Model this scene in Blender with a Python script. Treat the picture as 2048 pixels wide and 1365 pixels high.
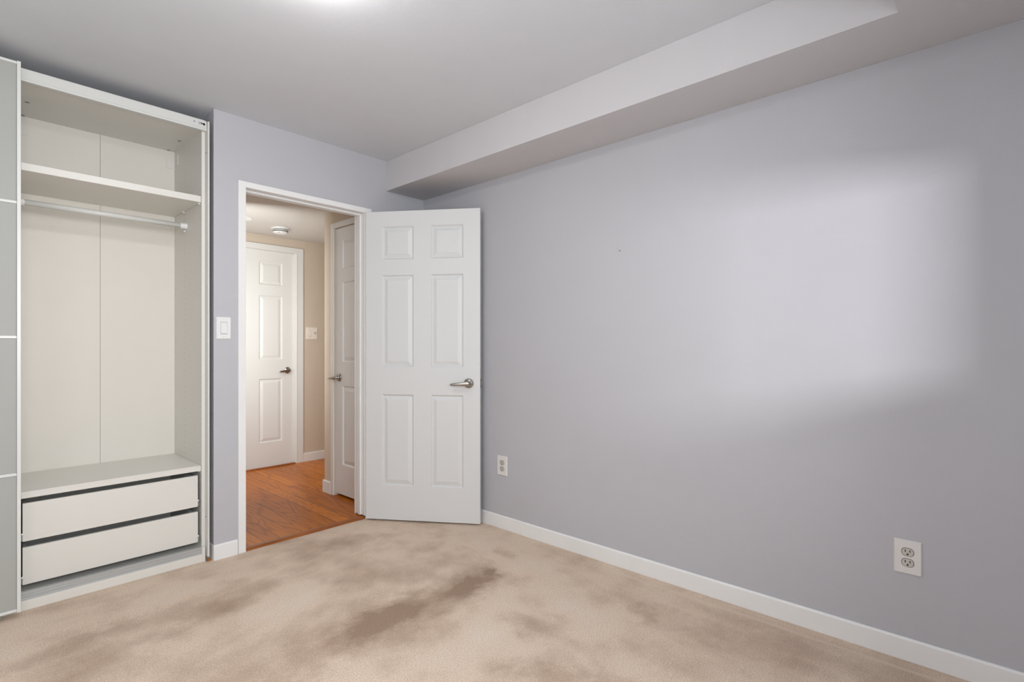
import bpy, bmesh, math
from mathutils import Vector, Matrix

for o in list(bpy.data.objects): bpy.data.objects.remove(o)
SC = bpy.context.scene
COL = SC.collection
PI = math.pi

# ------------------------------------------------------------------ camera
CAM_LOC = (-2.4139, -3.1039, 1.16)
FPX = 1045.1
cam = bpy.data.cameras.new('camera'); cam_ob = bpy.data.objects.new('camera', cam); COL.objects.link(cam_ob)
cam.sensor_fit = 'HORIZONTAL'; cam.sensor_width = 36.0
cam.lens = FPX/2048*36.0
cam.shift_y = (693.33-682.5)/2048
cam.clip_start = 0.02
cam_ob.location = CAM_LOC
cam_ob.rotation_euler = (PI/2, 0, 0.7421-PI/2)
SC.camera = cam_ob

# ------------------------------------------------------------------ view / world / lights
SC.view_settings.view_transform = 'Standard'
SC.view_settings.look = 'None'
SC.view_settings.gamma = 1.0
SC.view_settings.use_curve_mapping = False
SC.view_settings.exposure = 0.11
W = bpy.data.worlds.new('sky'); SC.world = W; W.use_nodes = True
bg = W.node_tree.nodes['Background']; bg.inputs[0].default_value = (0.75, 0.86, 1.0, 1); bg.inputs[1].default_value = 1.5

def lamp(name, kind, loc, rot, energy, color, **kw):
    l = bpy.data.lights.new(name, kind); l.energy = energy; l.color = color
    for k, v in kw.items(): setattr(l, k, v)
    o = bpy.data.objects.new(name, l); COL.objects.link(o); o.location = loc; o.rotation_euler = rot
    return o

def aim(o, d):
    o.rotation_euler = Vector(d).to_track_quat('-Z', 'Y').to_euler()

WIN_Y = -3.75
VX0, VX1, VZ0, VZ1 = -2.8, -1.6, 0.95, 2.05
WX0, WX1, WZ0, WZ1 = -0.80, -0.432, 1.21, 1.79
sky1 = lamp('daylight_outside', 'AREA', (-1.33, -5.3, 1.65), (0, 0, 0), 84, (0.96, 0.97, 1.0), shape='RECTANGLE', size=0.30, size_y=0.26)
aim(sky1, (1.33, 2.7, -0.25))
fill_back = lamp('window_fill_back', 'AREA', (-2.2, WIN_Y+0.13, 1.5), (0, 0, 0), 39.5, (0.955, 0.985, 1.0), shape='RECTANGLE', size=1.1, size_y=1.0, spread=math.radians(158))  # added fill lamp to brighten the wardrobe and doorway wall
aim(fill_back, (-0.12, 1, 0.04))
fill_left = lamp('window_fill_left', 'AREA', (-2.98, -2.35, 1.45), (0, 0, 0), 8, (0.95, 0.98, 1.0), shape='RECTANGLE', size=1.3, size_y=1.0)  # added fill lamp to lift the near floor and right wall
aim(fill_left, (1, 0.05, -0.4))
hl = lamp('hall_fill', 'AREA', (-1.0, 0.92, 1.35), (0, 0, 0), 12.5, (0.96, 1.0, 1.0), shape='RECTANGLE', size=0.5, size_y=1.3)  # added fill lamp standing in the hall, aimed at the far wall
aim(hl, (0.45, 1, 0))

# ------------------------------------------------------------------ materials
def srgb(r, g, b):
    f = lambda c: (c/255/12.92) if c/255 <= 0.04045 else ((c/255+0.055)/1.055)**2.4
    return (f(r), f(g), f(b), 1)

class NT:
    def __init__(s, name):
        s.m = bpy.data.materials.new(name); s.m.use_nodes = True; s.t = s.m.node_tree
        s.b = s.t.nodes['Principled BSDF']
    def n(s, kind, **kw):
        nd = s.t.nodes.new('ShaderNode'+kind)
        for k, v in kw.items():
            if k.startswith('i_'):
                key = k[2:]
                key = int(key) if key.isdigit() else key.replace('_', ' ')
                nd.inputs[key].default_value = v
            else: setattr(nd, k, v)
        return nd
    def l(s, a, b): s.t.links.new(a, b)

def plain(name, col, rough=0.5, metal=0.0, spec=0.5, bump=None, mottle=0.0, scale=6):
    t = NT(name); t.b.inputs['Base Color'].default_value = col
    t.b.inputs['Roughness'].default_value = rough; t.b.inputs['Metallic'].default_value = metal
    t.b.inputs['Specular IOR Level'].default_value = spec
    tc = t.n('TexCoord')
    if mottle:
        no = t.n('TexNoise', i_Scale=scale, i_Detail=4.0); t.l(tc.outputs['Object'], no.inputs['Vector'])
        mr = t.n('MapRange'); mr.inputs[1].default_value = 0.3; mr.inputs[2].default_value = 0.7
        mr.inputs[3].default_value = 1-mottle; mr.inputs[4].default_value = 1+mottle
        t.l(no.outputs['Fac'], mr.inputs[0])
        mx = t.n('VectorMath', operation='SCALE'); mx.inputs[0].default_value = col[:3]
        t.l(mr.outputs[0], mx.inputs['Scale']); t.l(mx.outputs[0], t.b.inputs['Base Color'])
    if bump:
        no = t.n('TexNoise', i_Scale=bump[0], i_Detail=3.0); t.l(tc.outputs['Object'], no.inputs['Vector'])
        bp = t.n('Bump', i_Strength=bump[1], i_Distance=0.002); t.l(no.outputs['Fac'], bp.inputs['Height'])
        t.l(bp.outputs[0], t.b.inputs['Normal'])
    return t.m

M_wall = plain('painted_wall', srgb(189, 188, 192), 0.75, bump=(260, 0.25), mottle=0.012, scale=2.5, spec=0.25)
M_bulk = plain('painted_bulkhead', srgb(203, 200, 201), 0.8, bump=(180, 0.3), mottle=0.01, spec=0.2)
M_ceil = plain('painted_ceiling', srgb(214, 215, 219), 0.85, bump=(180, 0.3), mottle=0.01, spec=0.2)
M_trim = plain('trim_paint', srgb(236, 235, 233), 0.42, mottle=0.012, scale=9, bump=(60, 0.08))
M_door = plain('door_paint', srgb(219, 219, 218), 0.45, bump=(90, 0.06))
M_hdoor = plain('hall_door_paint', srgb(230, 229, 226), 0.45, bump=(90, 0.06))
M_hall = plain('hall_wall_paint', srgb(212, 197, 180), 0.75, mottle=0.012, spec=0.25, bump=(200, 0.2))
M_hceil = plain('hall_ceiling_paint', srgb(214, 210, 204), 0.85, bump=(140, 0.6), spec=0.2)
M_mel = plain('white_melamine', srgb(224, 221, 214), 0.38, mottle=0.008)
def pegs():
    t = NT('drilled_white_melamine'); t.b.inputs['Roughness'].default_value = 0.38
    g = t.n('NewGeometry'); sp = t.n('SeparateXYZ'); t.l(g.outputs['Position'], sp.inputs[0])
    zm = t.n('Math', operation='PINGPONG'); zm.inputs[1].default_value = 0.016; t.l(sp.outputs[2], zm.inputs[0])
    acc = None
    for yy in (0.066, 0.335, 0.500):
        dy = t.n('Math', operation='SUBTRACT'); dy.inputs[1].default_value = yy; t.l(sp.outputs[1], dy.inputs[0])
        cb = t.n('CombineXYZ'); t.l(dy.outputs[0], cb.inputs[0]); t.l(zm.outputs[0], cb.inputs[1])
        ln = t.n('VectorMath', operation='LENGTH'); t.l(cb.outputs[0], ln.inputs[0])
        lt = t.n('Math', operation='LESS_THAN'); lt.inputs[1].default_value = 0.0028; t.l(ln.outputs['Value'], lt.inputs[0])
        if acc is None: acc = lt.outputs[0]
        else:
            m = t.n('Math', operation='MAXIMUM'); t.l(acc, m.inputs[0]); t.l(lt.outputs[0], m.inputs[1]); acc = m.outputs[0]
    mx = t.n('MixRGB'); t.l(acc, mx.inputs[0]); mx.inputs[1].default_value = srgb(224, 221, 214); mx.inputs[2].default_value = srgb(128, 118, 106)
    t.l(mx.outputs[0], t.b.inputs['Base Color']); return t.m
M_peg = pegs()
M_melin = plain('cream_back_board', srgb(226, 221, 212), 0.5, mottle=0.008)
M_alu = plain('white_lacquered_aluminium', srgb(217, 217, 213), 0.35)
M_track = plain('brushed_aluminium_track', srgb(190, 192, 192), 0.4, metal=0.35)
M_glass = plain('frosted_grey_glass', srgb(166, 166, 161), 0.6, mottle=0.01, scale=3)
M_gapshade = plain('switch_gap_shade', srgb(184, 183, 181), 0.6)  # shadow in the gap round the rocker, put in as darker grey
M_dark = plain('dark_gap', srgb(38, 36, 34), 0.8)
M_plastic = plain('white_plastic', srgb(232, 231, 230), 0.35)
M_plate2 = plain('off_white_plastic', srgb(226, 222, 219), 0.4)
M_recep = plain('ivory_receptacle', srgb(196, 192, 182), 0.45)
M_hallplate = plain('almond_plastic', srgb(244, 234, 224), 0.4)
M_nickel = plain('satin_nickel', srgb(176, 172, 166), 0.26, metal=1.0)
M_metal = plain('grey_runner_metal', srgb(150, 152, 150), 0.4, metal=0.6)
M_orange = plain('raw_wood_scrap', srgb(160, 98, 34), 0.7, mottle=0.1, scale=60)
M_brownedge = plain('brown_edge_band', srgb(84, 52, 44), 0.6)

def emis(name, col, st):
    t = NT(name); t.b.inputs['Base Color'].default_value = col
    t.b.inputs['Emission Color'].default_value = col; t.b.inputs['Emission Strength'].default_value = st
    return t.m
M_lampglow = emis('lamp_diffuser_glow', (1.0, 0.985, 0.96, 1), 29.0)
M_potglow = emis('pot_light_glow', (1.0, 0.88, 0.74, 1), 3.0)

def glass():
    t = NT('window_glass'); tr = t.n('BsdfTransparent'); gl = t.n('BsdfGlossy', i_Roughness=0.02)
    mx = t.n('MixShader'); mx.inputs[0].default_value = 0.05
    t.l(tr.outputs[0], mx.inputs[1]); t.l(gl.outputs[0], mx.inputs[2])
    t.l(mx.outputs[0], t.t.nodes['Material Output'].inputs[0]); return t.m
M_wglass = glass()

# carpet: pile with worn stains at their own places
def carpet():
    t = NT('beige_carpet'); tc = t.n('NewGeometry'); OB = tc.outputs['Position']
    wn = t.n('TexNoise', i_Scale=5.0, i_Detail=7.0, i_Roughness=0.68); t.l(OB, wn.inputs['Vector'])
    sub = t.n('VectorMath', operation='SUBTRACT'); sub.inputs[1].default_value = (0.5, 0.5, 0.5); t.l(wn.outputs['Color'], sub.inputs[0])
    sc = t.n('VectorMath', operation='SCALE'); sc.inputs['Scale'].default_value = 0.36; t.l(sub.outputs[0], sc.inputs[0])
    ad = t.n('VectorMath', operation='ADD'); t.l(OB, ad.inputs[0]); t.l(sc.outputs[0], ad.inputs[1])
    P = ad.outputs[0]
    # (x, y, radius long, radius short, angle of the long axis, strength)
    blobs = [(-0.93, -1.22, 0.34, 0.10, 0.0, .60), (-0.66, -1.24, 0.18, 0.09, 0.5, .60), (-1.20, -1.24, 0.26, 0.13, -0.2, .42),
             (-1.52, -1.25, 0.26, 0.12, 0.1, .32), (-0.74, -1.68, 0.16, 0.09, -1.1, .42), (-0.51, -1.19, 0.06, 0.035, 0.8, .42),
             (-0.78, -0.27, 0.22, 0.10, -0.4, .34), (-1.57, -0.60, 0.24, 0.10, 0.3, .42), (-1.10, -0.38, 0.14, 0.12, 0.0, .26),
             (-0.80, -0.92, 0.24, 0.14, -0.6, .34), (-1.02, -0.62, 0.2, 0.12, -0.7, .22), (-0.36, -2.0, 0.10, 0.05, 0.5, .3),
             (-1.92, -0.42, 0.34, 0.09, 0.15, .24), (-2.10, -0.78, 0.26, 0.12, 0.2, .34), (-0.27, -1.10, 0.12, 0.05, 1.1, .3),
             (-0.30, -2.30, 0.09, 0.42, 0.15, .16), (-0.95, -2.02, 0.05, 0.25, 0.5, .26),
             (-0.98, -1.62, 0.24, 0.16, 0.3, -.28), (-1.75, -0.30, 0.42, 0.08, 0.1, -.25), (-0.45, -1.55, 0.3, 0.12, 0.9, -.22),
             (-1.35, -0.75, 0.25, 0.12, 0.1, -.2), (-1.85, -0.75, 0.25, 0.08, 0.3, -.22)]
    acc = None
    for (x, y, a, b, ang, st) in blobs:
        mp = t.n('Mapping', vector_type='TEXTURE'); mp.inputs['Location'].default_value = (x, y, 0)
        mp.inputs['Rotation'].default_value = (0, 0, ang); mp.inputs['Scale'].default_value = (a, b, 1000)
        t.l(P, mp.inputs['Vector'])
        ln = t.n('VectorMath', operation='LENGTH'); t.l(mp.outputs[0], ln.inputs[0])
        mr = t.n('MapRange', interpolation_type='SMOOTHSTEP'); mr.inputs[1].default_value = 0.0; mr.inputs[2].default_value = 1.75
        mr.inputs[3].default_value = st*1.12; mr.inputs[4].default_value = 0; t.l(ln.outputs['Value'], mr.inputs[0])
        if acc is None: acc = mr.outputs[0]
        else:
            m = t.n('Math', operation='ADD'); t.l(acc, m.inputs[0]); t.l(mr.outputs[0], m.inputs[1]); acc = m.outputs[0]
    # broad traffic mottling
    n2 = t.n('TexNoise', i_Scale=2.3, i_Detail=6.0, i_Roughness=0.6); t.l(OB, n2.inputs['Vector'])
    m2 = t.n('MapRange'); m2.inputs[1].default_value = 0.36; m2.inputs[2].default_value = 0.66; m2.inputs[3].default_value = -0.20; m2.inputs[4].default_value = 0.36
    t.l(n2.outputs['Fac'], m2.inputs[0])
    a2 = t.n('Math', operation='ADD'); t.l(acc, a2.inputs[0]); t.l(m2.outputs[0], a2.inputs[1])
    n3 = t.n('TexNoise', i_Scale=9.0, i_Detail=8.0, i_Roughness=0.72); t.l(OB, n3.inputs['Vector'])
    m3 = t.n('MapRange'); m3.inputs[1].default_value = 0.3; m3.inputs[2].default_value = 0.7; m3.inputs[3].default_value = -0.14; m3.inputs[4].default_value = 0.14
    t.l(n3.outputs['Fac'], m3.inputs[0])
    a3 = t.n('Math', operation='ADD'); t.l(a2.outputs[0], a3.inputs[0]); t.l(m3.outputs[0], a3.inputs[1]); a2 = a3
    ramp = t.n('ValToRGB'); r = ramp.color_ramp
    r.elements[0].position = 0.0; r.elements[0].color = srgb(238, 220, 202)
    r.elements[1].position = 1.0; r.elements[1].color = srgb(172, 147, 127)
    e = r.elements.new(0.30); e.color = srgb(234, 212, 191)
    e = r.elements.new(0.6); e.color = srgb(208, 184, 163)
    sh = t.n('MapRange'); sh.inputs[1].default_value = -0.42; sh.inputs[2].default_value = 0.95; t.l(a2.outputs[0], sh.inputs[0])
    t.l(sh.outputs[0], ramp.inputs[0])
    # pile grain
    f = t.n('TexNoise', i_Scale=190.0, i_Detail=3.0, i_Roughness=0.7); t.l(OB, f.inputs['Vector'])
    fr = t.n('MapRange'); fr.inputs[1].default_value = 0.3; fr.inputs[2].default_value = 0.7; fr.inputs[3].default_value = 0.74; fr.inputs[4].default_value = 1.24
    t.l(f.outputs['Fac'], fr.inputs[0])
    mul = t.n('VectorMath', operation='SCALE'); t.l(ramp.outputs[0], mul.inputs[0]); t.l(fr.outputs[0], mul.inputs['Scale'])
    # pressed line left by furniture and cable along the right wall
    sx = t.n('SeparateXYZ'); t.l(OB, sx.inputs[0])
    w1 = t.n('TexNoise', i_Scale=1.6, i_Detail=1.0); t.l(OB, w1.inputs['Vector'])
    wo = t.n('MapRange'); wo.inputs[3].default_value = -0.012; wo.inputs[4].default_value = 0.012; t.l(w1.outputs['Fac'], wo.inputs[0])
    xx = t.n('Math', operation='ADD'); t.l(sx.outputs[0], xx.inputs[0]); t.l(wo.outputs[0], xx.inputs[1])
    dx = t.n('Math', operation='ADD'); dx.inputs[1].default_value = 0.078; t.l(xx.outputs[0], dx.inputs[0])
    ab = t.n('Math', operation='ABSOLUTE'); t.l(dx.outputs[0], ab.inputs[0])
    ml = t.n('MapRange', interpolation_type='SMOOTHSTEP'); ml.inputs[1].default_value = 0.005; ml.inputs[2].default_value = 0.015; ml.inputs[3].default_value = 1; ml.inputs[4].default_value = 0
    t.l(ab.outputs[0], ml.inputs[0])
    yl = t.n('MapRange', interpolation_type='SMOOTHSTEP'); yl.inputs[1].default_value = -1.75; yl.inputs[2].default_value = -1.35; yl.inputs[3].default_value = 0.6; yl.inputs[4].default_value = 0
    t.l(sx.outputs[1], yl.inputs[0])
    lf = t.n('Math', operation='MULTIPLY'); t.l(ml.outputs[0], lf.inputs[0]); t.l(yl.outputs[0], lf.inputs[1])
    mix = t.n('MixRGB'); t.l(lf.outputs[0], mix.inputs[0]); t.l(mul.outputs[0], mix.inputs[1]); mix.inputs[2].default_value = srgb(236, 216, 196)
    t.l(mix.outputs[0], t.b.inputs['Base Color'])
    t.b.inputs['Roughness'].default_value = 0.95; t.b.inputs['Specular IOR Level'].default_value = 0.1
    g = t.n('TexNoise', i_Scale=140.0, i_Detail=4.0, i_Roughness=0.75); t.l(OB, g.inputs['Vector'])
    bp = t.n('Bump', i_Strength=0.9, i_Distance=0.006); t.l(g.outputs['Fac'], bp.inputs['Height'])
    t.l(bp.outputs[0], t.b.inputs['Normal'])
    return t.m
M_carpet = carpet()

def oak():
    t = NT('oak_planks'); tc = t.n('NewGeometry'); OB = tc.outputs['Position']
    sp = t.n('SeparateXYZ'); t.l(OB, sp.inputs[0]); cb = t.n('CombineXYZ'); t.l(sp.outputs[1], cb.inputs[0])
    ofx = t.n('Math', operation='ADD'); ofx.inputs[1].default_value = 0.022; t.l(sp.outputs[0], ofx.inputs[0]); t.l(ofx.outputs[0], cb.inputs[1])
    br = t.n('TexBrick', offset=0.37, offset_frequency=2, i_Scale=1.0)
    br.inputs['Brick Width'].default_value = 1.15; br.inputs['Row Height'].default_value = 0.0925
    br.inputs['Mortar Size'].default_value = 0.0016; br.inputs['Mortar Smooth'].default_value = 0.3
    br.inputs['Color1'].default_value = (0, 0, 0, 1); br.inputs['Color2'].default_value = (1, 1, 1, 1); br.inputs['Mortar'].default_value = (0.5, 0.5, 0.5, 1)
    t.l(cb.outputs[0], br.inputs['Vector'])
    # cathedral grain, shifted per plank
    mp = t.n('Mapping'); mp.inputs['Scale'].default_value = (17.0, 2.1, 1); t.l(OB, mp.inputs['Vector'])
    sh = t.n('VectorMath', operation='SCALE'); sh.inputs['Scale'].default_value = 37.0; t.l(br.outputs['Color'], sh.inputs[0])
    ad = t.n('VectorMath', operation='ADD'); t.l(mp.outputs[0], ad.inputs[0]); t.l(sh.outputs[0], ad.inputs[1])
    n1 = t.n('TexNoise', i_Scale=0.55, i_Detail=1.2, i_Distortion=0.5); t.l(ad.outputs[0], n1.inputs['Vector'])
    k = t.n('Math', operation='MULTIPLY'); k.inputs[1].default_value = 60.0; t.l(n1.outputs['Fac'], k.inputs[0])
    si = t.n('Math', operation='SINE'); t.l(k.outputs[0], si.inputs[0])
    gr = t.n('MapRange'); gr.inputs[1].default_value = 0.1; gr.inputs[2].default_value = 1.0; gr.inputs[3].default_value = 0; gr.inputs[4].default_value = 0.30; t.l(si.outputs[0], gr.inputs[0])
    mf = t.n('Mapping'); mf.inputs['Scale'].default_value = (260.0, 9.0, 1); t.l(OB, mf.inputs['Vector'])
    n2 = t.n('TexNoise', i_Scale=1.0, i_Detail=3.0); t.l(mf.outputs[0], n2.inputs['Vector'])
    g2 = t.n('Math', operation='MULTIPLY'); g2.inputs[1].default_value = 0.5; t.l(n2.outputs['Fac'], g2.inputs[0])
    su = t.n('Math', operation='ADD'); t.l(gr.outputs[0], su.inputs[0]); t.l(g2.outputs[0], su.inputs[1])
    pl = t.n('Math', operation='MULTIPLY_ADD'); pl.inputs[1].default_value = 0.34; t.l(br.outputs['Color'], pl.inputs[0]); t.l(su.outputs[0], pl.inputs[2])
    rp = t.n('ValToRGB'); r = rp.color_ramp
    r.elements[0].position = 0.1; r.elements[0].color = srgb(218, 128, 26)
    r.elements[1].position = 1.0; r.elements[1].color = srgb(146, 72, 6)
    t.l(pl.outputs[0], rp.inputs[0])
    mix = t.n('MixRGB'); t.l(br.outputs['Fac'], mix.inputs[0]); t.l(rp.outputs[0], mix.inputs[1]); mix.inputs[2].default_value = srgb(70, 32, 8)
    t.l(mix.outputs[0], t.b.inputs['Base Color']); t.b.inputs['Roughness'].default_value = 0.34; t.b.inputs['Specular IOR Level'].default_value = 0.3
    iv = t.n('Math', operation='SUBTRACT'); iv.inputs[0].default_value = 1.0; t.l(br.outputs['Fac'], iv.inputs[1])
    bp = t.n('Bump', i_Strength=0.5, i_Distance=0.001); t.l(iv.outputs[0], bp.inputs['Height']); t.l(bp.outputs[0], t.b.inputs['Normal'])
    return t.m
M_oak = oak()
def strip_wood():
    t = NT('oak_threshold'); tc = t.n('TexCoord')
    mp = t.n('Mapping'); mp.inputs['Scale'].default_value = (6, 90, 90); t.l(tc.outputs['Object'], mp.inputs['Vector'])
    no = t.n('TexNoise', i_Scale=1.0, i_Detail=4.0); t.l(mp.outputs[0], no.inputs['Vector'])
    rp = t.n('ValToRGB'); r = rp.color_ramp
    r.elements[0].position = 0.3; r.elements[0].color = srgb(168, 98, 44); r.elements[1].position = 0.75; r.elements[1].color = srgb(118, 62, 22)
    t.l(no.outputs['Fac'], rp.inputs[0]); t.l(rp.outputs[0], t.b.inputs['Base Color']); t.b.inputs['Roughness'].default_value = 0.35
    return t.m
M_thresh = strip_wood()

# ------------------------------------------------------------------ mesh helpers
class MB:
    def __init__(s): s.bm = bmesh.new()
    def box(s, x0, x1, y0, y1, z0, z1, mat=0):
        v = [s.bm.verts.new((x, y, z)) for z in (z0, z1) for y in (y0, y1) for x in (x0, x1)]
        for f in ((0, 2, 3, 1), (4, 5, 7, 6), (0, 1, 5, 4), (2, 6, 7, 3), (0, 4, 6, 2), (1, 3, 7, 5)):
            fc = s.bm.faces.new([v[i] for i in f]); fc.material_index = mat
        return s
    def prism(s, pts, axis, a0, a1, mat=0, smooth=False):
        # pts: 2-D outline in the other two axes (cyclic order x,y,z without axis)
        def P(p, a):
            return {'x': (a, p[0], p[1]), 'y': (p[0], a, p[1]), 'z': (p[0], p[1], a)}[axis]
        A = [s.bm.verts.new(P(p, a0)) for p in pts]; B = [s.bm.verts.new(P(p, a1)) for p in pts]
        n = len(pts); fs = [s.bm.faces.new(A[::-1]), s.bm.faces.new(B)]
        for i in range(n):
            f = s.bm.faces.new((A[i], A[(i+1) % n], B[(i+1) % n], B[i])); f.smooth = smooth; fs.append(f)
        for f in fs: f.material_index = mat
        return s
    def lathe(s, prof, c, axis, seg=32, mat=0, smooth=True):
        # prof: [(radius, height along axis)], c: centre, axis: unit vector
        ax = Vector(axis).normalized(); u = ax.orthogonal().normalized(); w = ax.cross(u); c = Vector(c)
        rings = []
        for r, h in prof:
            if r < 1e-6: rings.append([s.bm.verts.new(c+ax*h)])
            else: rings.append([s.bm.verts.new(c+ax*h+u*(r*math.cos(2*PI*i/seg))+w*(r*math.sin(2*PI*i/seg))) for i in range(seg)])
        for a, b in zip(rings, rings[1:]):
            for i in range(seg):
                j = (i+1) % seg
                if len(a) == 1 and len(b) == 1: continue
                q = [a[0], b[j], b[i]] if len(a) == 1 else [a[i], a[j], b[0]] if len(b) == 1 else [a[i], a[j], b[j], b[i]]
                f = s.bm.faces.new(q); f.material_index = mat; f.smooth = smooth
        for r in (rings[0], rings[-1]):
            if len(r) > 1:
                f = s.bm.faces.new(r); f.material_index = mat
        return s
    def loft(s, sections, mat=0, smooth=True):
        rs = [[s.bm.verts.new(p) for p in sec] for sec in sections]; n = len(rs[0])
        for a, b in zip(rs, rs[1:]):
            for i in range(n):
                j = (i+1) % n; f = s.bm.faces.new((a[i], a[j], b[j], b[i])); f.material_index = mat; f.smooth = smooth
        for r in (rs[0], rs[-1]): s.bm.faces.new(r).material_index = mat
        return s
    def quad(s, a, b, c, d, mat=0):
        f = s.bm.faces.new([s.bm.verts.new(p) for p in (a, b, c, d)]); f.material_index = mat; return s
    def build(s, name, mats, parent=None, bevel=0.0, off=(0, 0, 0), seg=2, merge=False):
        """off: where the parent's own origin is, in the coordinates the shapes were given in"""
        bm = s.bm
        if merge: bmesh.ops.remove_doubles(bm, verts=bm.verts, dist=1e-5)
        bmesh.ops.recalc_face_normals(bm, faces=bm.faces)
        lo = Vector([min(v.co[i] for v in bm.verts) for i in range(3)]); hi = Vector([max(v.co[i] for v in bm.verts) for i in range(3)])
        c = (lo+hi)/2; c.z = lo.z
        for v in bm.verts: v.co -= c
        me = bpy.data.meshes.new(name); bm.to_mesh(me); bm.free()
        for m in (mats if isinstance(mats, (list, tuple)) else [mats]): me.materials.append(m)
        o = bpy.data.objects.new(name, me); COL.objects.link(o)
        if parent: o.parent = parent; o.location = c-Vector(off)
        else: o.location = c
        if bevel:
            b = o.modifiers.new('bevel', 'BEVEL'); b.width = bevel; b.segments = seg; b.limit_method = 'ANGLE'; b.angle_limit = math.radians(40); b.harden_normals = False
        return o

def tag(o, label=None, cat=None, group=None, kind=None):
    if label: o['label'] = label
    if cat: o['category'] = cat
    if group: o['group'] = group
    if kind: o['kind'] = kind
    return o
def empty(name, loc, rz=0.0):
    o = bpy.data.objects.new(name, None); COL.objects.link(o); o.location = loc; o.rotation_euler = (0, 0, rz); o.empty_display_size = 0.1
    return o
def B(x0, x1, y0, y1, z0, z1): return MB().box(x0, x1, y0, y1, z0, z1)
def struct(o, label, cat): return tag(o, label, cat, kind='structure')

# ------------------------------------------------------------------ room shell
H = 2.448          # ceiling height
ZS = 2.242         # underside of the bulkhead
XL = -3.02         # left wall
NX = -1.42         # right side of the wardrobe niche
NY = 0.64          # back of the niche
DX0, DX1, DZ = -1.257, -0.494, 2.057   # doorway opening
HY = 1.95          # far hall wall
HZ = 2.21          # hall ceiling

struct(B(XL-.1, 0.1, WIN_Y-.1, 0.012, -0.08, 0).build('floor', M_carpet), 'stained beige cut-pile carpet over the bedroom floor', 'floor')
# the niche floor is carpet too
struct(B(XL-.1, NX, 0.012, NY+.1, -0.08, 0).build('floor.001', M_carpet), 'beige carpet inside the wardrobe niche', 'floor')
struct(B(-1.34, 1.1, 0.012, HY+.12, -0.08, 0.010).build('floor.002', M_oak), 'orange oak plank floor of the hallway', 'floor')
struct(B(XL-.1, 0.1, WIN_Y-.1, NY+.1, H, H+.1).build('ceiling', M_ceil), 'pale grey flat bedroom ceiling', 'ceiling')
struct(B(-1.34, 1.1, 0.12, HY+.12, HZ, HZ+.1).build('ceiling.001', M_hceil), 'off-white lower ceiling of the hallway', 'ceiling')
# bulkhead: a beam along the right wall that widens into a dropped ceiling by the window
bh = MB().prism([(-0.325, 0.0), (-0.325, -2.881), (XL, -2.881), (XL, WIN_Y), (0, WIN_Y), (0, 0)], 'z', ZS, H)
struct(bh.build('ceiling.002', M_bulk, bevel=0.002), 'boxed bulkhead running along the top of the right wall', 'bulkhead')

struct(B(0, 0.1, WIN_Y-.1, 0.12, 0, H).build('wall_right', M_wall), 'long pale grey wall at the right with a soft patch of daylight', 'wall')
w = MB()
w.box(NX, DX0-.02, 0, 0.12, 0, H).box(DX1+.02, 0.0, 0, 0.12, 0, H).box(DX0-.02, DX1+.02, 0, 0.12, DZ+.02, H)
struct(w.build('wall_back', M_wall), 'pale grey wall with the open doorway', 'wall')
struct(B(NX, NX+.08, 0.12, NY+.1, 0, H).build('wall_niche', M_wall), 'short side wall of the wardrobe niche', 'wall')
struct(B(XL-.1, NX, NY, NY+.1, 0, H).build('wall_niche_back', M_wall), 'back wall of the wardrobe niche', 'wall')
w = MB()
LW0, LW1, LZ0, LZ1 = -3.05, -1.65, 0.9, 2.0
w.box(XL-.1, XL, WIN_Y-.1, LW0, 0, H).box(XL-.1, XL, LW1, NY, 0, H).box(XL-.1, XL, LW0, LW1, 0, LZ0).box(XL-.1, XL, LW0, LW1, LZ1, H)
struct(w.build('wall_left', M_wall), 'pale grey left wall with an added window, behind the camera', 'wall')
w = MB()
w.box(XL, VX0, WIN_Y-.1, WIN_Y, 0, H).box(VX1, WX0, WIN_Y-.1, WIN_Y, 0, H).box(VX0, VX1, WIN_Y-.1, WIN_Y, 0, VZ0).box(VX0, VX1, WIN_Y-.1, WIN_Y, VZ1, H).box(WX1, 0, WIN_Y-.1, WIN_Y, 0, H).box(WX0, WX1, WIN_Y-.1, WIN_Y, 0, WZ0).box(WX0, WX1, WIN_Y-.1, WIN_Y, WZ1, H)
struct(w.build('wall_front', M_wall), 'pale grey window wall behind the camera', 'wall')

def window(name, lo, hi, plane, at, n):
    f = MB(); t = 0.035
    def bx(m, a0, a1, z0, z1, d0, d1):
        m.box(a0, a1, at+d0, at+d1, z0, z1) if plane == 'y' else m.box(at+d0, at+d1, a0, a1, z0, z1)
    a0, z0 = lo; a1, z1 = hi
    bx(f, a0, a0+t, z0, z1, -.07, -.02); bx(f, a1-t, a1, z0, z1, -.07, -.02)
    bx(f, a0+t, a1-t, z0, z0+t, -.07, -.02); bx(f, a0+t, a1-t, z1-t, z1, -.07, -.02)
    for k in range(1, n):
        c = a0+(a1-a0)*k/n; bx(f, c-.018, c+.018, z0+t, z1-t, -.068, -.022)
    r = f.build(name, M_plastic, bevel=0.002); struct(r, 'unseen white framed window behind the camera', 'window')
    g = MB(); bx(g, a0+t, a1-t, z0+t, z1-t, -.048, -.043); g.build('pane', M_wglass, r, off=r.location)
    s = MB(); bx(s, a0-.03, a1+.03, z0-.025, z0-.001, -.02, .03); s.build('sill', M_trim, r, off=r.location, bevel=0.002)
    return r
window('window_1', (WX0, WZ0), (WX1, WZ1), 'y', WIN_Y, 1)
window('added_window_back', (VX0, VZ0), (VX1, VZ1), 'y', WIN_Y, 2)  # unseen window, added to go with the back fill lamp
window('added_window_left', (LW0, LZ0), (LW1, LZ1), 'x', XL, 2)  # unseen window, added to go with the left fill lamp

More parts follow.
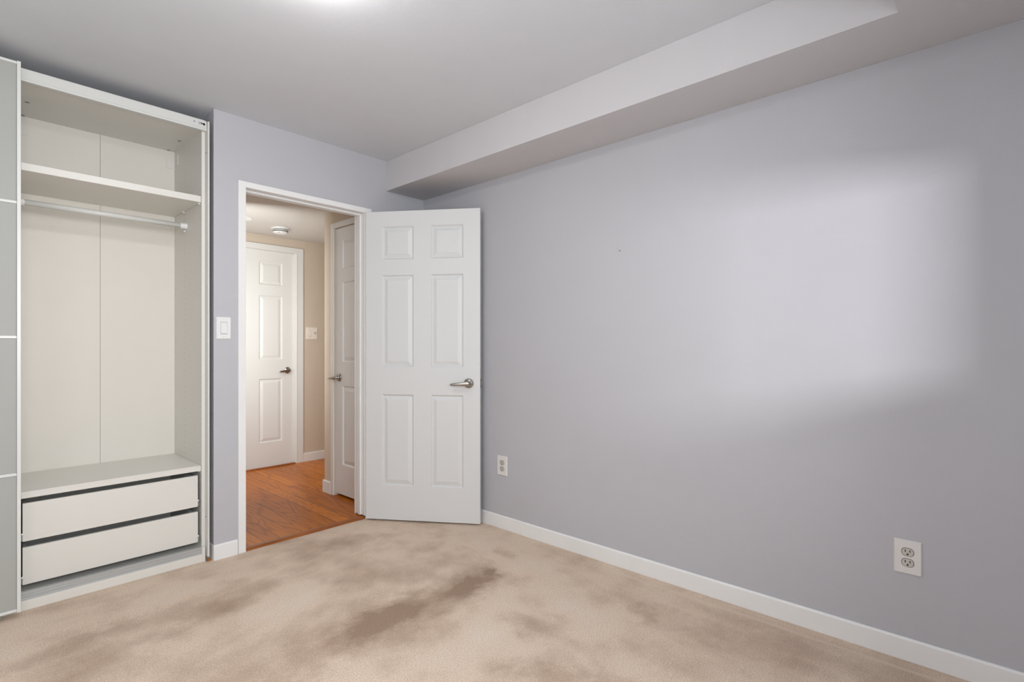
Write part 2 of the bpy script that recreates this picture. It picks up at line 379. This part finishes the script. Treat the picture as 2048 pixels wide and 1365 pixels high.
# hallway walls
FX1 = -0.072
w = MB().box(-1.34, FX1-.776, HY, HY+.12, 0, HZ).box(FX1+.014, 1.1, HY, HY+.12, 0, HZ).box(FX1-.776, FX1+.014, HY, HY+.12, 2.072, HZ)
struct(w.build('wall_hall_back', M_hall), 'tan far wall of the hallway', 'wall')
struct(B(-1.34, -1.26, NY+.1, HY, 0, HZ).build('wall_hall_left', M_hall), 'tan left wall of the hallway', 'wall')
struct(B(0.95, 1.05, 0.79, HY, 0, HZ).build('wall_hall_right', M_hall), 'tan right wall of the hallway', 'wall')
CX = -0.365; CE = 0.79
CY0, CY1, CZ = 0.185, 0.640, 2.07      # closet doorway
w = MB().box(CX, CX+.1, 0.12, CY0, 0, HZ).box(CX, CX+.1, CY1, CE, 0, HZ).box(CX, CX+.1, CY0, CY1, CZ, HZ)
w.box(CX+.1, 1.05, CE-.1, CE, 0, HZ)
struct(w.build('wall_closet', M_hall, merge=False), 'tan closet wall jutting into the hallway beside the doorway', 'wall')

# ------------------------------------------------------------------ baseboards
BH, BT = 0.083, 0.012
def board(name, p0, p1, z0=0.0, h=BH, label='', BT=BT):
    # p0->p1 along the wall, thickness to the left of the direction
    d = Vector((p1[0]-p0[0], p1[1]-p0[1])); L = d.length; d.normalize(); n = Vector((-d.y, d.x))
    prof = [(0, 0), (BT, 0), (BT, h-.007), (BT*.58, h), (0, h)]
    m = MB(); sec = []
    for s in (0, L):
        sec.append([(p0[0]+d.x*s+n.x*a, p0[1]+d.y*s+n.y*a, z0+b) for a, b in prof])
    m.loft(sec, smooth=False)
    return struct(m.build(name, M_trim, bevel=0.001), label, 'baseboard')
board('baseboard_right', (0, WIN_Y), (0, -0.981), label='white baseboard along the right wall')
board('baseboard_right.001', (0.002, -0.979), (0.002, 0), label='short grimy piece of white baseboard behind the open door')
board('baseboard_back', (DX0-.043, 0), (NX-.003, 0), label='short white baseboard between doorway and wardrobe')
board('baseboard_back.001', (0, 0), (DX1+.05, 0), label='white baseboard behind the open door')
board('baseboard_niche', (NX, 0), (NX, NY), label='white baseboard turning into the wardrobe niche', BT=.004)
board('baseboard_left', (XL, NY-.66), (XL, WIN_Y), label='white baseboard along the left wall')
board('baseboard_front', (XL, WIN_Y), (0, WIN_Y), label='white baseboard below the window')
board('baseboard_hall_back', (1.0, HY), (0.012, HY), 0.010, 0.085, 'white baseboard on the far hall wall')
board('baseboard_closet', (CX, CY1+.042), (CX, CE), 0.010, 0.095, 'white baseboard stub at the end of the closet wall')
board('baseboard_closet.001', (CX-BT, CE), (1.0, CE), 0.010, 0.095, 'white baseboard round the corner of the closet wall')

# ------------------------------------------------------------------ doorway trims
# trim_1: bedroom doorway casing and jamb
t = MB(); cw = 0.040; cy = -0.011
t.box(DX0-cw, DX0, cy, 0, 0, DZ+.033).box(DX1+.003, DX1+cw+.008, cy, 0, 0.0, DZ+.033).box(DX0, DX1+.003, cy, 0, DZ, DZ+.033)
tr1 = struct(t.build('trim_1', M_trim, bevel=0.002), 'white casing round the open bedroom doorway', 'door casing')
j = MB()
j.box(DX0-.02, DX0, 0.0, 0.12, 0.012, DZ+.02).box(DX1, DX1+.02, 0.0, 0.12, 0.020, DZ+.02).box(DX0, DX1, 0.0, 0.12, DZ, DZ+.02)
j.box(DX0, DX0+.011, 0.042, 0.075, 0.014, DZ-.011).box(DX1-.011, DX1, 0.042, 0.075, 0.020, DZ-.011).box(DX0, DX1, 0.042, 0.075, DZ-.011, DZ)
j.build('jamb', M_trim, tr1, off=tr1.location, bevel=0.0015)
c2 = MB(); c2.box(DX0-cw, DX0, .12, .131, 0.01, DZ+.033).box(DX1, DX1+cw+.008, .12, .131, 0.01, DZ+.033).box(DX0, DX1, .12, .131, DZ, DZ+.033)
c2.build('hall_side_casing', M_trim, tr1, off=tr1.location, bevel=0.002)
# wooden threshold
th = MB().prism([(0.0, 0.0), (0.002, 0.008), (0.010, 0.0145), (0.038, 0.0145), (0.046, 0.010), (0.046, 0.0)], 'x', DX0, DX1+.0)
struct(th.build('trim_2', M_thresh), 'reddish brown wooden threshold strip between carpet and oak floor', 'threshold')

# ------------------------------------------------------------------ six-panel door leaf
def door_mesh(Wd, z0, z1, cols, rows, T=0.035):
    """leaf: x 0..Wd, y -T..0 (front face y=0 looks to +y), z z0..z1"""
    m = MB(); bm = m.bm
    xs = sorted({0, Wd, *[a for c in cols for a in c]}); zs = sorted({z0, z1, *[a for r in rows for a in r]})
    prof = [(0, 0), (0.003, -0.003), (0.009, -0.0105), (0.0125, -0.011), (0.036, -0.0030), (0.0375, -0.0020)]
    for side in (1, -1):
        base = 0 if side == 1 else -T
        y = lambda d: base+d*side
        for xa, xb in zip(xs, xs[1:]):
            for za, zb in zip(zs, zs[1:]):
                if (xa, xb) in cols and (za, zb) in rows:
                    loops = [[(xa+i, y(d), za+i), (xb-i, y(d), za+i), (xb-i, y(d), zb-i), (xa+i, y(d), zb-i)] for i, d in prof]
                    for A, Bq in zip(loops, loops[1:]):
                        for k in range(4):
                            m.quad(A[k], A[(k+1) % 4], Bq[(k+1) % 4], Bq[k])
                    m.quad(*loops[-1])
                else:
                    m.quad((xa, base, za), (xb, base, za), (xb, base, zb), (xa, base, zb))
    for xa, xb in zip(xs, xs[1:]):
        for z in (z0, z1): m.quad((xa, -T, z), (xb, -T, z), (xb, 0, z), (xa, 0, z))
    for za, zb in zip(zs, zs[1:]):
        for x in (0, Wd): m.quad((x, -T, za), (x, 0, za), (x, 0, zb), (x, -T, zb))
    return m

def lever(parent, x, z, ysurf, out, toward, length=0.112, tilt=0.0, off=(0, 0, 0), rr=0.032):
    """door handle: rosette, neck and tapering lever. out=+1/-1 along y, toward=+1/-1 along x"""
    r = MB().lathe([(0, 0), (rr, 0), (rr, .005), (rr-.003, .009), (0.016, .0105), (0.0145, .012), (0.012, .020), (0.0115, .038), (0, .038)], (x, ysurf, z), (0, out, 0), 40)
    h = r.build('door_handle', M_nickel, parent, off=off)
    secs = []
    N = 12
    for i in range(N+1):
        f = i/N
        cx_ = x+toward*(-0.016+f*(length+.016)); cy_ = ysurf+out*(0.040+0.014*math.sin(f*PI*0.5)-0.006*f)
        hz = 0.0145*(1-f)**0.75*0.62+0.0068; hy = 0.0085-0.0035*f
        if i == 0: hz *= .55; hy *= .5
        if i == N: hz *= .55; hy *= .55
        cz_ = z-0.006*f*1.2+tilt*f
        secs.append([(cx_, cy_+hy*math.cos(a), cz_+hz*math.sin(a)) for a in [2*PI*q/14 for q in range(14)]])
    l = MB().loft(secs)
    lv = l.build('lever', M_nickel, h, off=Vector(off)+h.location)
    return h

def hinge(parent, x, y, z, off=(0, 0, 0), mat=None):
    m = MB().lathe([(0, -.045), (0.0035, -.045), (0.0055, -.042), (0.0055, .042), (0.0035, .045), (0, .045)], (x, y, z), (0, 0, 1), 12)
    m.box(x-.001, x+.001, y, y+.028, z-.043, z+.043)
    return m.build('hinge', mat or M_trim, parent, off=off)

ROWS = [(0.226, 0.830), (1.012, 1.621), (1.724, 1.943)]     # above the leaf's own bottom
COLS = [(0.112, 0.329), (0.447, 0.665)]
LW = 0.776; LH = 2.043

# door_1: the open bedroom door; local +y faces the camera side
ang = math.atan2(-0.827, 0.5623)
d1 = empty('door_1', (-0.503, -0.030, 0.012), 0.0)
struct(d1, 'white six-panel door standing open against the right wall', 'door')
# local frame: x along the leaf, y toward the camera => mirrored axis handled by building the face on -y
d1.rotation_euler = (0, 0, ang)
leaf = door_mesh(LW, 0, LH, COLS, ROWS)
for v in leaf.bm.verts: v.co.y = -v.co.y        # front face (y=0) now looks to -y, body behind at +y
lf = leaf.build('leaf', M_door, d1, merge=True)
lf.location.y += 0.0
lever(d1, 0.702, 0.909, 0.0, -1, -1)
lever(d1, 0.702, 0.909, 0.035, 1, -1, length=0.10)
lp = MB().box(LW-.0005, LW+.0015, 0.006, 0.029, 0.880, 0.938); lp.build('latch_plate', M_nickel, d1, bevel=0.0005)
lb = MB().prism([(LW+.0015, 0.011), (LW+.012, 0.0235), (LW+.0015, 0.0235)], 'z', 0.900, 0.918); lb.build('latch_bolt', M_nickel, d1)
for z in (0.24, 1.02, 1.80): hinge(d1, -0.004, 0.038, z)

# far hall door, closed, with casing
FZ0 = 0.022
d2 = empty('door_2', (FX1-LW, HY+.016, FZ0)); struct(d2, 'closed white six-panel door at the far end of the hall', 'door')
leaf = door_mesh(LW, 0, LH, COLS, ROWS)
for v in leaf.bm.verts: v.co.y = -v.co.y
leaf.build('leaf', M_hdoor, d2, merge=True)
lever(d2, LW-.062, 0.905, 0.0, -1, -1, length=0.10, tilt=-.004)
t = MB(); fx0 = FX1-LW
t.box(FX1, FX1+.016, HY-.004, HY+.06, .010, FZ0+LH+.018).box(FX1+.014, FX1+.086, HY-.016, HY-.0, .010, 2.125).box(fx0-.06, fx0, HY-.016, HY, .010, 2.125).box(fx0, FX1+.013, HY-.016, HY, FZ0+LH+.006, 2.125).box(fx0, FX1, HY, HY+.06, FZ0+LH, FZ0+LH+.006)
t.box(FX1+.013, FX1+.024, HY-.020, HY-.016, .010, 2.08)
struct(t.build('trim_3', M_hdoor, bevel=0.002), 'white casing of the far hall door', 'door casing')
s = MB().prism([(HY-.03, 0.010), (HY-.03, 0.014), (HY-.022, 0.021), (HY, 0.021), (HY, 0.010)], 'x', fx0, FX1)
struct(s.build('trim_4', M_thresh), 'brown wooden sill under the far hall door', 'threshold')

# closet door beside the doorway, closed
d3 = empty('door_3', (CX+.012, CY0+.003, 0.030), PI/2); struct(d3, 'narrow white panelled closet door just inside the hallway', 'door')
CWd = CY1-CY0-.006
leaf = door_mesh(CWd, 0, 2.036, [(0.096, 0.352)], ROWS)
lfo = leaf.build('leaf', M_hdoor, d3, merge=True)
lever(d3, CWd-.055, 0.892, 0.0, 1, 1, length=0.095)
t = MB()
t.box(CX-.010, CX, CY1, CY1+.040, .010, CZ+.040).box(CX-.010, CX, CY0-.045, CY0, .010, CZ+.040).box(CX-.010, CX, CY0, CY1, CZ, CZ+.040)
tr = struct(t.build('trim_5', M_hdoor, bevel=0.002), 'white casing of the narrow closet door', 'door casing')
t = MB().box(CX+.047, CX+.06, CY0, CY1, 0.01, CZ); t.build('gap_shade_sheet', M_dark, tr, off=tr.location)  # dark sheet behind the leaf, shade of its edge gaps as colour

# ------------------------------------------------------------------ wardrobe
WR, WD, WL = -1.4505, -2.1955, -2.945   # right side, divide, left side
TK = 0.0155
YF, YB = 0.040, 0.530
wr = empty('wardrobe', (-2.2, 0.3, 0)); O = wr.location
tag(wr, 'tall white wardrobe in the niche, its right half open showing shelf, rail and drawers', 'wardrobe')
def part(mb, name, mat, bevel=0.001, parent=wr, off=None): return mb.build(name, mat, parent, bevel=bevel, off=O if off is None else off)

ZT = 2.352; ZI = 2.332; ZB = 0.068
for (xa, xb, holes) in ((WR-TK, WR, 'r'), (WD, WD+TK, 'l'), (WD-TK-.001, WD-.001, None), (WL, WL+TK, None)):
    m = MB().box(xa, xb, YF, YB+.012, 0.0, ZT)
    sp = part(m, 'side_panel', M_peg if holes else M_mel)
for a, b in ((WD+TK, WR-TK), (WL+TK, WD-TK-.001)):
    part(B(a, b, YF, YB, ZI, ZT), 'top_panel', M_mel)
    part(B(a, b, YF, YB, ZB-.018, ZB), 'bottom_panel', M_mel)
    c = (a+b)/2
    bk = MB().box(a-.004, c-.0007, YB, YB+.004, 0.03, ZT-.004).box(c+.0007, b+.004, YB, YB+.004, 0.03, ZT-.004)
    part(bk, 'back_panel', M_melin, 0)
a, b = WD+TK, WR-TK
part(B(a, b, YB+.005, YB+.008, .03, ZT-.01), 'back_seam_backing', M_brownedge, 0)
# cam caps under the top panel, brackets on the back
for x in (-1.500, -2.138):
    for y in (0.305, 0.515):
        part(MB().lathe([(0, 0), (.009, 0), (.0085, -.0015), (0, -.0015)], (x, y, ZI), (0, 0, 1), 16), 'screw_cap', M_metal, 0)
part(B(b-.042, b, YB-.004, YB, 2.228, 2.285), 'back_bracket', M_mel, 0.001)
part(B(a, a+.062, YB-.004, YB, 2.236, 2.292), 'back_bracket', M_mel, 0.001)
part(B(b-.003, b, 0.455, 0.475, 2.24, 2.30), 'side_bracket', M_mel, 0.001)
# shelves
part(B(a+.001, b-.001, YF+.008, YB-.002, 1.940, 1.974), 'shelf', M_mel, 0.0015)
part(B(a+.001, b-.001, YF+.008, YB-.002, 0.486, 0.515), 'shelf', M_mel, 0.0015)
for z in (1.937, 0.483):
    for y in (0.066, 0.335):
        part(MB().lathe([(0, 0), (.004, 0), (.004, .010), (0, .010)], (b, y, z-.001), (-1, 0, 0), 12), 'shelf_support', M_plastic, 0)
# hanging rail
rail = part(MB().lathe([(0, 0), (.0135, 0), (.0135, (b-a)-.02), (0, (b-a)-.02)], (a+.010, 0.300, 1.850), (1, 0, 0), 28), 'clothes_rail', M_alu, 0)
for x, d in ((b, -1), (a, 1)):
    br = MB().lathe([(0, 0), (.019, 0), (.019, .004), (.0165, .006), (.0165, .030), (.0145, .032), (0, .032)], (x, .300, 1.850), (d, 0, 0), 28)
    br.lathe([(0, 0), (.004, 0), (.004, .010), (0, .010)], (x+d*.004, .300, 1.820), (d, 0, 0), 10)
    br.build('rail_bracket', M_plastic, rail, off=O+rail.location)
# drawers
def drawer(z0, z1, x0, x1, y0):
    f = part(B(x0, x1, y0, y0+.016, z0, z1), 'drawer', M_mel, 0.0015)
    FO = O+f.location
    for xa in (x0+.006, x1-.006-.014):
        MB().box(xa, xa+.014, y0+.016, 0.50, z0+.016, z1-.012).build('drawer_side', M_alu, f, off=FO, bevel=.001)
    MB().box(x0+.02, x1-.02, 0.486, 0.50, z0+.016, z1-.03).build('drawer_back', M_mel, f, off=FO)
    MB().box(x0+.02, x1-.02, y0+.016, 0.486, z0+.016, z0+.028).build('drawer_bottom', M_metal, f, off=FO)
    for xa, s in ((x1-.006, 1), (x0+.006, -1)):
        r = MB(); xb = xa+s*.013
        r.box(min(xa, xb), max(xa, xb), YF+.018, .49, z0+.004, z0+.028)
        r.build('runner', M_metal, f, off=FO)
        MB().lathe([(0, 0), (.005, 0), (.005, .006), (0, .006)], (xa+s*.006, YF+.018, z0+.034), (0, -1, 0), 12).build('runner_stop', M_plastic, f, off=FO)
drawer(0.293, 0.462, -2.1735, -1.4795, 0.056)
drawer(0.101, 0.266, -2.1735, -1.4790, 0.056)
# top rail (sliding gear)
tr = MB()
tr.box(WL, WR+.001, 0.018, YF, 2.334, 2.376).box(WL, WR+.001, 0.014, YF, 2.322, 2.3325)
tr.box(WL, WR-.006, 0.020, YF+.02, 2.376, 2.379)
top = part(tr, 'top_rail', M_alu, 0.0008)
TO = O+top.location
MB().lathe([(0, 0), (.0035, 0), (.0035, .001), (0, .001)], (-1.508, .0178, 2.358), (0, -1, 0), 12).build('screw', M_metal, top, off=TO)
sl = MB().box(-1.488, -1.470, .0168, .0182, 2.3588, 2.3608).box(-1.488, -1.476, .0168, .0182, 2.3515, 2.3530)
sl.lathe([(0.0045, 0), (.0062, 0), (.0062, .001), (.0045, .001)], (-1.462, .0180, 2.356), (0, -1, 0), 16)
sl.lathe([(0.0, 0), (.0035, 0), (.0035, .001), (.0, .001)], (-1.472, .0180, 2.357), (0, -1, 0), 12)
sl.build('end_stop', M_dark, top, off=TO)
# plinth and bottom track
part(MB().box(WL, WR-.004, 0.021, YF, 0.0, 0.043).box(WR-.020, WR-.004, 0.0195, YF, 0.0, 0.080), 'plinth', M_mel, 0.001)
tk = MB()
for k, (za, zb, ya) in enumerate(((.043, .0505, .0245), (.0505, .058, .0285), (.058, .065, .0250), (.065, .0715, .0275), (.0715, .0785, .0235))):
    tk.box(WL, WR-.020, ya, YF, za, zb)
tk.box(WL, WR-.020, .0225, .0245, .0785, .0815).box(WL, WR-.020, .034, .036, .0785, .0812)
part(tk, 'bottom_track', M_track, 0.0004)
part(B(WD+.0, WR-.022, .0255, .0335, .0785, .0795), 'track_groove', M_dark, 0)
# side cover strip at the right
cs = MB().box(WR, WR+.0015, -0.004, YF+.03, 0.030, 2.368).box(WR, WR+.0085, -0.006, -0.002, 0.030, 2.368)
st = part(cs, 'cover_strip', M_alu, 0.0004)
MB().lathe([(0, 0), (.003, 0), (.003, .001), (0, .001)], (WR-.0005, .020, 2.206), (-1, 0, 0), 10).build('screw', M_dark, st, off=O+st.location)
MB().lathe([(0, 0), (.003, 0), (.003, .001), (0, .001)], (WR-.0005, .020, .240), (-1, 0, 0), 10).build('screw', M_dark, st, off=O+st.location)

# sliding doors (the front one covers the left half, the other stands behind it)
def sliding(x0, x1, y0, z0=0.030, z1=2.374):
    fw = 0.0125; T = 0.022
    f = MB()
    f.box(x0, x0+fw, y0-.003, y0+T, z0-.004, z1+.002).box(x1-fw, x1, y0-.003, y0+T, z0-.004, z1+.002)
    f.box(x0+fw, x1-fw, y0, y0+T, z1-.011, z1).box(x0+fw, x1-fw, y0, y0+T, z0, z0+.011)
    for z in (0.6145, 1.1995, 1.774): f.box(x0+fw, x1-fw, y0+.001, y0+T, z-.0055, z+.0055)
    fr = part(f, 'sliding_door', M_alu, 0.0012)
    lv = [z0+.011, 0.6145, 1.1995, 1.774, z1-.011]
    for za, zb in zip(lv, lv[1:]):
        e1 = 0 if za == lv[0] else .0055; e2 = 0 if zb == lv[-1] else .0055
        MB().box(x0+fw, x1-fw, y0+.006, y0+.012, za+e1, zb-e2).build('door_panel', M_glass, fr, off=O+fr.location)
    # roller feet below
    for xr in (x1-.10, x0+.06):
        MB().box(xr, xr+.04, y0+.004, y0+T, z0-.014, z0).build('roller', M_metal, fr, off=O+fr.location)
sliding(-2.945, -2.1865, -0.050)
sliding(-2.955+.02, -2.200, -0.018)

# ------------------------------------------------------------------ switches and outlets
def rounded(w, h, r, n=5):
    pts = []
    for cx, cz, a0 in ((w/2-r, h/2-r, 0), (-w/2+r, h/2-r, PI/2), (-w/2+r, -h/2+r, PI), (w/2-r, -h/2+r, 1.5*PI)):
        for i in range(n+1):
            a = a0+PI/2*i/n; pts.append((cx+r*math.cos(a), cz+r*math.sin(a)))
    return pts
def plate(parent, w, h, mat, T=0.006):
    m = MB(); o = rounded(w, h, .003); i = rounded(w-.007, h-.007, .002)
    m.loft([[(x, 0, z) for x, z in o], [(x, -.002, z) for x, z in o], [(x, -T, z) for x, z in i]], smooth=False)
    return m.build('wall_plate', mat, parent)
def screws(parent, zs, mat, x=0.0):
    for z in zs:
        m = MB().lathe([(0, 0), (.0030, 0), (.0026, .0008), (0, .0010)], (x, -.006, z), (0, -1, 0), 14)
        m.build('plate_screw', mat, parent)

# room switch (faces -y)
sw = empty('light_switch', (-1.3705, -0.0005, 1.261)); tag(sw, 'white single rocker switch on the narrow wall between wardrobe and doorway', 'light switch')
plate(sw, .075, .122, M_plastic)
MB().prism([(x, z) for x, z in rounded(.0345, .068, .0015)], 'y', -.0066, -.0059).build('switch_frame', M_gapshade, sw)
rk = MB().prism([(-.0062, .031), (-.0072, .031), (-.0120, -.0305), (-.0062, -.0305)], 'x', -.0158, .0158); rk.build('rocker', M_plastic, sw, bevel=.0008)
screws(sw, (.048, -.048), M_plate2)

# duplex outlets on the right wall (face -x)
def outlet(y, z, label, w=.084, h=.125):
    o = empty('wall_outlet', (-0.0005, y, z), -PI/2); tag(o, label, 'outlet', 'duplex outlets on the right wall')
    plate(o, w, h, M_plate2, .0065)
    for s in (1, -1):
        c = s*.0195
        pts = [(x, zz+c) for x, zz in rounded(.0345, .0285, .0125, 8)]
        MB().prism([(x*1.09, c+(zz-c)*1.10) for x, zz in pts], 'y', -.0068, -.006).build('receptacle_rim', M_dark, o)
        rc = MB().prism(pts, 'y', -.0085, -.006).build('receptacle', M_recep, o, bevel=.0006)
        sl = MB().box(-.0084, -.0056, -.0092, -.0084, c+.0000, c+.0090).box(.0056, .0084, -.0092, -.0084, c+.0005, c+.0085)
        sl.lathe([(0, 0), (.0032, 0), (.0032, .0007), (0, .0007)], (0, -.0085, c-.0075), (0, -1, 0), 12)
        sl.build('socket_slots', M_dark, rc, off=rc.location)
    return o
outlet(-2.877, 0.381, 'white duplex outlet at the right, low on the wall nearest the camera')
outlet(-0.809, 0.400, 'white duplex outlet low on the wall just beside the open door', .086)

# hall switch on far wall
hs = empty('light_switch', (0.106, HY-.0005, 1.292)); tag(hs, 'almond double switch plate on the tan hallway wall', 'light switch')
plate(hs, .118, .122, M_hallplate)
MB().prism([(x-.023, z) for x, z in rounded(.0345, .068, .0015)], 'y', -.0066, -.0059).build('switch_frame', M_recep, hs)
MB().prism([(-.0062, .031), (-.0115, .031), (-.0072, -.031), (-.0062, -.031)], 'x', -.0378, -.0082).build('rocker', M_hallplate, hs, bevel=.0008)
MB().lathe([(0, 0), (.011, 0), (.010, .003), (.0075, .012), (.007, .014), (0, .0145)], (.026, -.006, 0.004), (0, -1, 0), 24).build('dimmer_knob', M_recep, hs)
screws(hs, (.048, -.048), M_recep, -.023); screws(hs, (.048, -.048), M_recep, .026)

# smoke detector on hall ceiling
sd = empty('smoke_detector', (-0.385, 1.545, HZ)); tag(sd, 'round white smoke detector on the hallway ceiling', 'smoke detector')
MB().lathe([(0, 0), (.078, 0), (.078, -.005), (.070, -.009), (0, -.009)], (0, 0, 0), (0, 0, 1), 48).build('base_plate', M_plastic, sd)
MB().lathe([(0, -.009), (.065, -.009), (.0655, -.016), (.062, -.0165), (.062, -.0215), (.0655, -.022), (.065, -.028), (.0615, -.0285), (.0615, -.0345), (.0635, -.035), (.060, -.044), (.046, -.049), (0, -.050)], (0, 0, 0), (0, 0, 1), 48).build('body', M_plastic, sd)
for za, zb, rr_ in ((-.0163, -.0217, .0643), (-.0283, -.0347, .0633)):
    MB().lathe([(.060, za), (rr_, za), (rr_, zb), (.060, zb), (.060, za)], (0, 0, 0), (0, 0, 1), 48).build('vent_slot', M_dark, sd)
MB().lathe([(0, 0), (.006, 0), (.006, -.003), (0, -.003)], (-.030, -.040, -.045), (0, 0, 1), 12).build('test_button', M_dark, sd)

# recessed pot light in hall ceiling, mostly behind the doorway casing
pt = empty('recessed_light', (-0.765, 1.405, HZ)); tag(pt, 'round recessed ceiling light in the hall, mostly hidden behind the left casing', 'ceiling light')
MB().lathe([(.070, -.001), (.085, 0), (.0865, -.003), (.082, -.006), (.070, -.006)], (0, 0, 0), (0, 0, 1), 40).build('trim_ring', M_plastic, pt)
MB().lathe([(0, -.0015), (.0700, -.0015), (.0700, -.003), (0, -.003)], (0, 0, 0), (0, 0, 1), 40).build('lens', M_potglow, pt)
pl = lamp('pot_light_lamp', 'SPOT', (0, 0, -.02), (0, 0, 0), 4, (0.97, 0.99, 0.97), spot_size=math.radians(150), spot_blend=0.9, shadow_soft_size=0.06)
pl.parent = pt

# bedroom ceiling light (just above the frame; its glow is on the ceiling)
cl = empty('ceiling_light', (-1.635, -1.47, H)); tag(cl, 'round flush ceiling light just above the frame, glowing warm on the ceiling', 'ceiling light')
MB().lathe([(0, 0), (.165, 0), (.165, -.018), (.158, -.022), (0, -.022)], (0, 0, 0), (0, 0, 1), 48).build('base_ring', M_plastic, cl)
MB().lathe([(.155, -.022), (.159, -.048), (.150, -.062), (.125, -.074), (.07, -.082), (0, -.084)], (0, 0, 0), (0, 0, 1), 48).build('lamp_diffuser', M_lampglow, cl)

# small things
nl = MB().lathe([(0, 0), (.0035, 0), (.0035, .0015), (.0015, .002), (.0013, .016), (0, .016)], (0, 0, 0), Vector((-0.75, -0.35, -0.2)), 10)
nl = nl.build('nail', M_metal); nl.location = (-0.006, -1.663, 1.660); tag(nl, 'tiny bent nail left in the bare right wall', 'nail')
ws = MB().prism([(0, 0), (.016, .002), (.018, .010), (.004, .013), (-.003, .007)], 'y', 0, .011)
ws = ws.build('wood_chip', M_orange, bevel=.001); ws.location = (-1.440, 0.012, 0.0); tag(ws, 'small orange wood chip on the carpet at the niche baseboard', 'wood chip')
